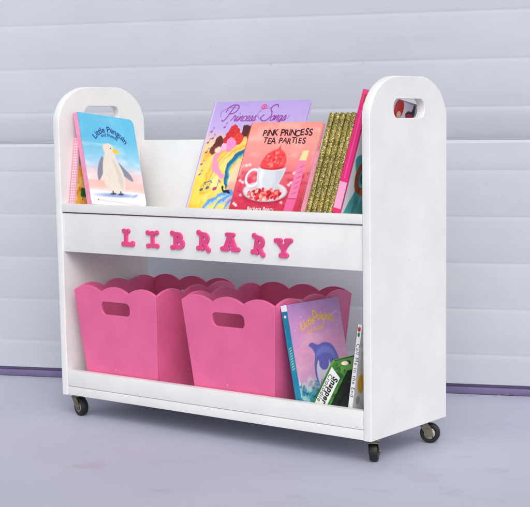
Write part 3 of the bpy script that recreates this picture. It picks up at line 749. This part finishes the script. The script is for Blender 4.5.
# --- tall hot pink book by the right panel
def art_pk_sp(w, h):
    A = Art(w, h, .0007); A.fill((232, 40, 126)); A.put((A.Y < 6.4)*1., (246, 170, 206)); A.put((A.Y < 1.0)*1., (232, 40, 110)); A.put((A.Y > 22.3)*1., (226, 60, 120))
    A.line([(w*50, 7.2), (w*50, 21)], .22, (246, 120, 180), .1, .7); A.put(((A.X > w*40) & (A.Y > 21.6))*.95, (202, 36, 48)); A.ell(w*80, 22.0, .55, .8, (240, 190, 170), 0, .1); A.put((A.Y > h*100-.9)*.9, (238, 70, 140)); return A
def art_pk(w, h):
    A = Art(w, h, .0009); Wc, Hc = w*100, h*100
    A.vgrad([(0, (226, 232, 236)), (.5, (240, 236, 242)), (1, (232, 222, 240))])
    A.put((A.X < .5)*1., (236, 60, 140))
    A.blob([(1.0, 11.0), (2.6, 12.6), (6, 13.4), (10, 12), (9.4, 8), (11.5, 3), (13, -2), (1.6, -2), (1.8, 2), (3.4, 6)], (86, 170, 172), .1)
    A.wash(1.2, 4, 41, (150, 210, 208), .5, .75, .7, (A.Y < 9) & (A.X > 2.4) & (A.X < 11)); A.wash(.8, 3, 42, (30, 110, 118), .55, .8, .6, (A.Y < 9) & (A.X > 2.4) & (A.X < 11))
    A.line([(3.4, 10.2), (2.8, 8.0), (3.8, 5.6), (6.2, 5.2)], 1.3, (150, 78, 48), .12); A.ell(6.2, 5.4, 1.3, 1.0, (196, 92, 44), 20, .12); A.ell(5.0, 8.2, .9, 1.5, (30, 80, 70), 0, .2)
    A.ell(6.0, 14.6, 2.6, 2.8, (36, 20, 18), 0, .15); A.ell(7.2, 13.2, 1.3, 1.5, (150, 84, 56), 0, .12)
    A.ell(11.2, 23.3, 1.7, 2.0, (206, 28, 30), 0, .1); A.ell(11.6, 22.2, .8, .7, (240, 206, 186), 0, .1)
    A.blob([(14.0, 22.4), (14.6, 23.3), (16.0, 23.5), (16.3, 25), (16.9, 25), (17.0, 22.3)], (40, 24, 34), .1); A.blob([(14.2, 22.0), (17.0, 22.0), (16.8, 22.7), (14.8, 22.9)], (170, 40, 70), .1)
    A.line([(9, 25.3), (Wc, 24.9)], .3, (170, 140, 190), .1); A.put((A.X > Wc-.35)*.8, (190, 160, 205)); A.ell(1.4, Hc-2.2, .8, 1.3, (200, 40, 40), 0, .12); A.ell(1.7, Hc-3.4, .5, .6, (240, 200, 180), 0, .1)
    A.put((A.Y > Hc-1.1)*(A.X < 8)*1., (232, 60, 120)); return A
M_HOT = cover_mat('hot_pink_cover', lin(232, 44, 126))
xk = gx+5*tg/math.cos(R(11.6))+.0006
r_, fc = book('tall_pink_book', 'tall hot pink book with a teal dress on its cover, beside the right side panel', side_pose(xk, .0205, .4500+.0040, 11.6, 9.2), .1790, .2520, .0182, art_pk(.1790, .2520), art_pk_sp(.0182, .2520), cmat=M_HOT)

# --- dolphin book leaning on the right bin
def art_dolphin(w, h):
    A = Art(w, h, .0008); Wc, Hc = w*100, h*100
    A.vgrad([(0, (40, 150, 180)), (.16, (70, 180, 200)), (.3, (226, 170, 205)), (.6, (232, 156, 200)), (.82, (212, 148, 204)), (1, (176, 132, 196))])
    A.wash(5, 2.5, 51, (206, 150, 210), .45, .7, .6, A.Y > 7); A.wash(4, 2, 52, (246, 190, 214), .5, .8, .6, (A.Y > 7) & (A.Y < 17)); A.wash(1.2, .8, 53, (200, 236, 244), .5, .65, .9, A.Y < 8.5); A.wash(1.5, .9, 54, (20, 110, 150), .52, .7, .9, A.Y < 7)
    for k_ in range(7): A.line([(.2+k_*2.2, 5.0+(k_*37 % 5)*.3), (1.6+k_*2.2, 6.8+(k_*53 % 7)*.22), (2.9+k_*2.2, 5.6+(k_*29 % 5)*.3)], .3, (214, 240, 246), .3, .8)
    b1, b2 = (96, 96, 190), (120, 130, 214)
    X0, Y0 = A.X, A.Y; A.X, A.Y = (X0-10.6)/.88+10.6, (Y0-4.9)/.86+6.6
    A.blob([(6.9, 6.6), (5.6, 9.4), (5.6, 12.4), (6.5, 15.0), (5.9, 16.6), (4.6, 17.6), (6.0, 18.2), (8.2, 17.4), (11.0, 17.7), (13.8, 16.8), (15.4, 14.4), (15.8, 11.6), (14.4, 9.8), (13.0, 10.4), (11.6, 11.0), (10.0, 10.0), (9.0, 9.2), (7.6, 9.6), (7.3, 8.0)], b1, .12)
    A.blob([(6.9, 14.6), (8.0, 16.3), (11.0, 16.8), (13.6, 15.6), (14.6, 13.2), (12.6, 14.6), (9.6, 15.2)], b2, .35, .9)
    A.blob([(6.7, 7.4), (6.2, 10.0), (6.6, 12.4), (7.6, 13.6), (8.2, 12.2), (9.6, 13.4), (11.6, 13.2), (12.4, 11.6), (13.4, 10.6), (11.8, 9.8), (10.2, 9.0), (8.6, 8.8), (7.5, 8.8)], (222, 216, 236), .2)
    A.blob([(7.6, 12.6), (8.4, 13.9), (10.6, 14.2), (11.6, 12.8), (10.6, 11.2), (9.0, 11.0), (8.0, 11.6)], b1, .12); A.dot(13.1, 13.0, .22, (20, 20, 50))
    A.X, A.Y = X0, Y0
    A.line([(13.6, 19.2), (15.2, 20.2), (17.2, 20.6)], .25, (214, 190, 220), .15)
    for (x, y) in ((1.6, 18), (3, 14.5), (4.2, 20.6), (16.6, 17.6)): A.dot(x, y, .14, (240, 214, 232), .08)
    return A
def art_dol_sp(w, h):
    A = Art(w, h, .0007); A.fill((24, 136, 170)); A.wash(.8, 2, 55, (20, 110, 150), .45, .7, .8); A.put((A.Y > h*100-1.3)*1., (226, 236, 244))
    for k_ in range(9): A.line([(w*30, 10+k_*.55), (w*70, 10.3+k_*.55)], .16, (210, 220, 150), .08)
    A.dot(w*50, h*100-2.4, .3, (220, 240, 246), .1); return A
M_TEAL = cover_mat('teal_cover', lin(26, 138, 172))
lamD = -11.2; dz = .0345
wD, hD = .1850, .2360
r_, fc = book('dolphin_book', 'purple and pink picture book with a leaping dolphin and a teal spine', side_pose(.6826-math.sin(R(lamD))*dz, .0215, .0222, lamD, 0.6), wD, hD, .0150, art_dolphin(wD, hD), art_dol_sp(.0150, hD), cmat=M_TEAL)
tt = title(hand_line('Little', .0235, .036, .1780, .0118, 5, .028, .0024)+hand_line('Dolphin', .0235, .084, .1975, .0118, 6, .028, -.0016)+[('and friends', .0135, .087, .1720, R(6), .024, 0, 1.05, 0)], I_YEL, fc); tt.matrix_local = on_cover(fc)

# --- fat green crocodile book
def art_croc_sp(w, h):
    A = Art(w, h, .0006); A.fill((60, 122, 40)); A.wash(1, 1.5, 61, (100, 160, 62), .45, .7, .8); A.wash(.7, .9, 62, (30, 76, 26), .5, .7, .8)
    A.blob([(.45, .6), (w*100-.75, .6), (w*100-.75, h*100-2.3), (.45, h*100-1.4)], (238, 240, 238), .05, 1, False); return A
def art_croc(w, h):
    A = Art(w, h, .0010); A.fill((24, 52, 24)); A.wash(2, 2, 63, (8, 14, 10), .4, .6, .95); A.wash(1.5, 1.2, 64, (50, 110, 40), .58, .8, .9); return A
M_GRN = cover_mat('green_cover', lin(74, 138, 50))
lamG = 29
wG, hG, tG = .100, .1270, .0400
zG = .0222+tG*math.sin(R(lamG))
r_, fc = book('crocodile_book', 'thick green board book with a white spine label, tilted beside the dolphin book', side_pose(.7165, .0225, zG, lamG, 0), wG, hG, tG, art_croc(wG, hG), art_croc_sp(tG, hG), cmat=M_GRN, pages=False)
# moulded crocodile-skin block with an open eye on its top edge instead of loose pages
bm = bmesh.new(); box_into(bm, (.0017, .001, CV), (wG-.003, hG-.0012, tG-CV), .003)
pg = done(bm, 'pages', paint('green_page_block', lin(74, 134, 52), .5, .35, (1, 1, 1), .002), r_)
bm = bmesh.new()
bmesh.ops.create_uvsphere(bm, u_segments=20, v_segments=10, radius=1, matrix=Matrix.Translation((.022, hG-.0012, tG*.42)) @ Matrix.Diagonal((.012, .0036, .0060, 1)))
done(bm, 'eye', flat('cream_plastic', lin(240, 232, 200)), pg, smooth=80)
bm = bmesh.new()
bmesh.ops.create_uvsphere(bm, u_segments=16, v_segments=8, radius=1, matrix=Matrix.Translation((.034, hG-.0004, tG*.42)) @ Matrix.Diagonal((.006, .0046, .0050, 1)))
done(bm, 'pupil', I_BLK, pg, smooth=80)
sp = [c for c in r_.children if c.name.startswith('spine')][0]
tt = title([('Snapper', .0180, .0180, .0660, R(-90), .038, 0, 1.12, 0)], I_BLK, sp, 'spine_title'); tt.matrix_local = Matrix.Translation((0, 0, .0016))
tt = title([('Crocodile', .0150, .0062, .0640, R(-90), .006, 0, 1.12, 0)], flat('grey_ink', (.09, .09, .09)), sp, 'spine_subtitle'); tt.matrix_local = Matrix.Translation((0, 0, .0016))

# --- slim white book leaning towards the right panel
def art_wh(w, h):
    A = Art(w, h, .0009); A.fill((206, 206, 210)); A.wash(3, 3, 71, (226, 226, 226), .4, .7); A.ell(2.0, 8.4, 1.2, 2.0, (222, 170, 50), 10, .15); A.ell(2.6, 11.5, .6, .8, (240, 206, 90), 10, .15)
    A.ell(1.6, 5.0, .7, .9, (130, 120, 110), 0, .2, .6); A.ell(2.3, 15.5, .8, 1.6, (120, 150, 110), 0, .2, .6); return A
def art_wh_sp(w, h):
    A = Art(w, h, .0006); A.fill((236, 236, 238)); A.ell(w*50, h*100-1.0, .35, .5, (196, 60, 70), 0, .08); A.ell(w*50, h*100-2.1, .3, .45, (60, 120, 70), 0, .08); A.put((A.X < .12)*1., (60, 60, 64)); return A
r_, fc = book('slim_white_book', 'slim white book with black spine lettering, leaning by the right side panel', side_pose(.8090, .0225, .0222+.0012, 4.8, 5.6), .170, .2060, .0112, art_wh(.170, .2060), art_wh_sp(.0112, .2060), cmat=M_CARD_W)
sp = [c for c in r_.children if c.name.startswith('spine')][0]
tt = title([('Call Me in the End', .0120, .0036, .1120, R(-90), 0.0, 0, 1.2, 0)], flat('grey_spine_ink', (.06, .06, .06)), sp, 'spine_title'); tt.matrix_local = Matrix.Translation((0, 0, .0016))

# ---------------------------------------------------------------- light
SUN_EL, SUN_AZ = 41.0, 136.0      # soft daylight from high in front-left of the cart (azimuth measured from +Y, clockwise)
w = bpy.data.worlds.new('World'); SC.world = w; w.use_nodes = True
nt = w.node_tree; bg = nt.nodes['Background']
sky = nt.nodes.new('ShaderNodeTexSky'); sky.sky_type = 'NISHITA'; sky.sun_disc = False
sky.sun_elevation = R(SUN_EL); sky.sun_rotation = R(SUN_AZ); sky.air_density = 1.0; sky.dust_density = 5.0; sky.ozone_density = 1.0
hs = nt.nodes.new('ShaderNodeHueSaturation'); hs.inputs['Saturation'].default_value = .12      # thin overcast: a paler sky
nt.links.new(sky.outputs['Color'], hs.inputs['Color']); nt.links.new(hs.outputs['Color'], bg.inputs['Color']); bg.inputs['Strength'].default_value = .15
sl = bpy.data.lights.new('sun', 'SUN'); sl.energy = .55; sl.angle = R(35); sl.color = (1, .965, .92)
so = bpy.data.objects.new('sun', sl); COL.objects.link(so)
dv = Vector((math.sin(R(SUN_AZ))*math.cos(R(SUN_EL)), math.cos(R(SUN_AZ))*math.cos(R(SUN_EL)), math.sin(R(SUN_EL))))
so.rotation_euler = dv.to_track_quat('Z', 'Y').to_euler(); so.location = (0, -2, 4)

# ---------------------------------------------------------------- camera
cy_, sy_ = math.cos(YAW), math.sin(YAW); cp, sp_ = math.cos(PIT), math.sin(PIT)
fw = Vector((sy_*cp, cy_*cp, sp_)); rt = Vector((cy_, -sy_, 0)); up = rt.cross(fw)
c_, s_ = math.cos(ROL), math.sin(ROL); r2 = rt*c_+up*s_; u2 = -rt*s_+up*c_
cam = bpy.data.cameras.new('camera'); co = bpy.data.objects.new('camera', cam); COL.objects.link(co)
co.matrix_world = frame((CX, CY, CZ), r2, u2, -fw)
cam.sensor_fit = 'HORIZONTAL'; cam.sensor_width = 36; cam.lens = FPX*36/530
cam.shift_x = (265-PPX)/530; cam.shift_y = (PPY-253.5)/530
cam.clip_start = .05; cam.clip_end = 500
SC.camera = co
SC.view_settings.view_transform = 'Standard'; SC.view_settings.look = 'None'; SC.view_settings.exposure = -0.08; SC.view_settings.gamma = 1
SC.render.engine = 'CYCLES'
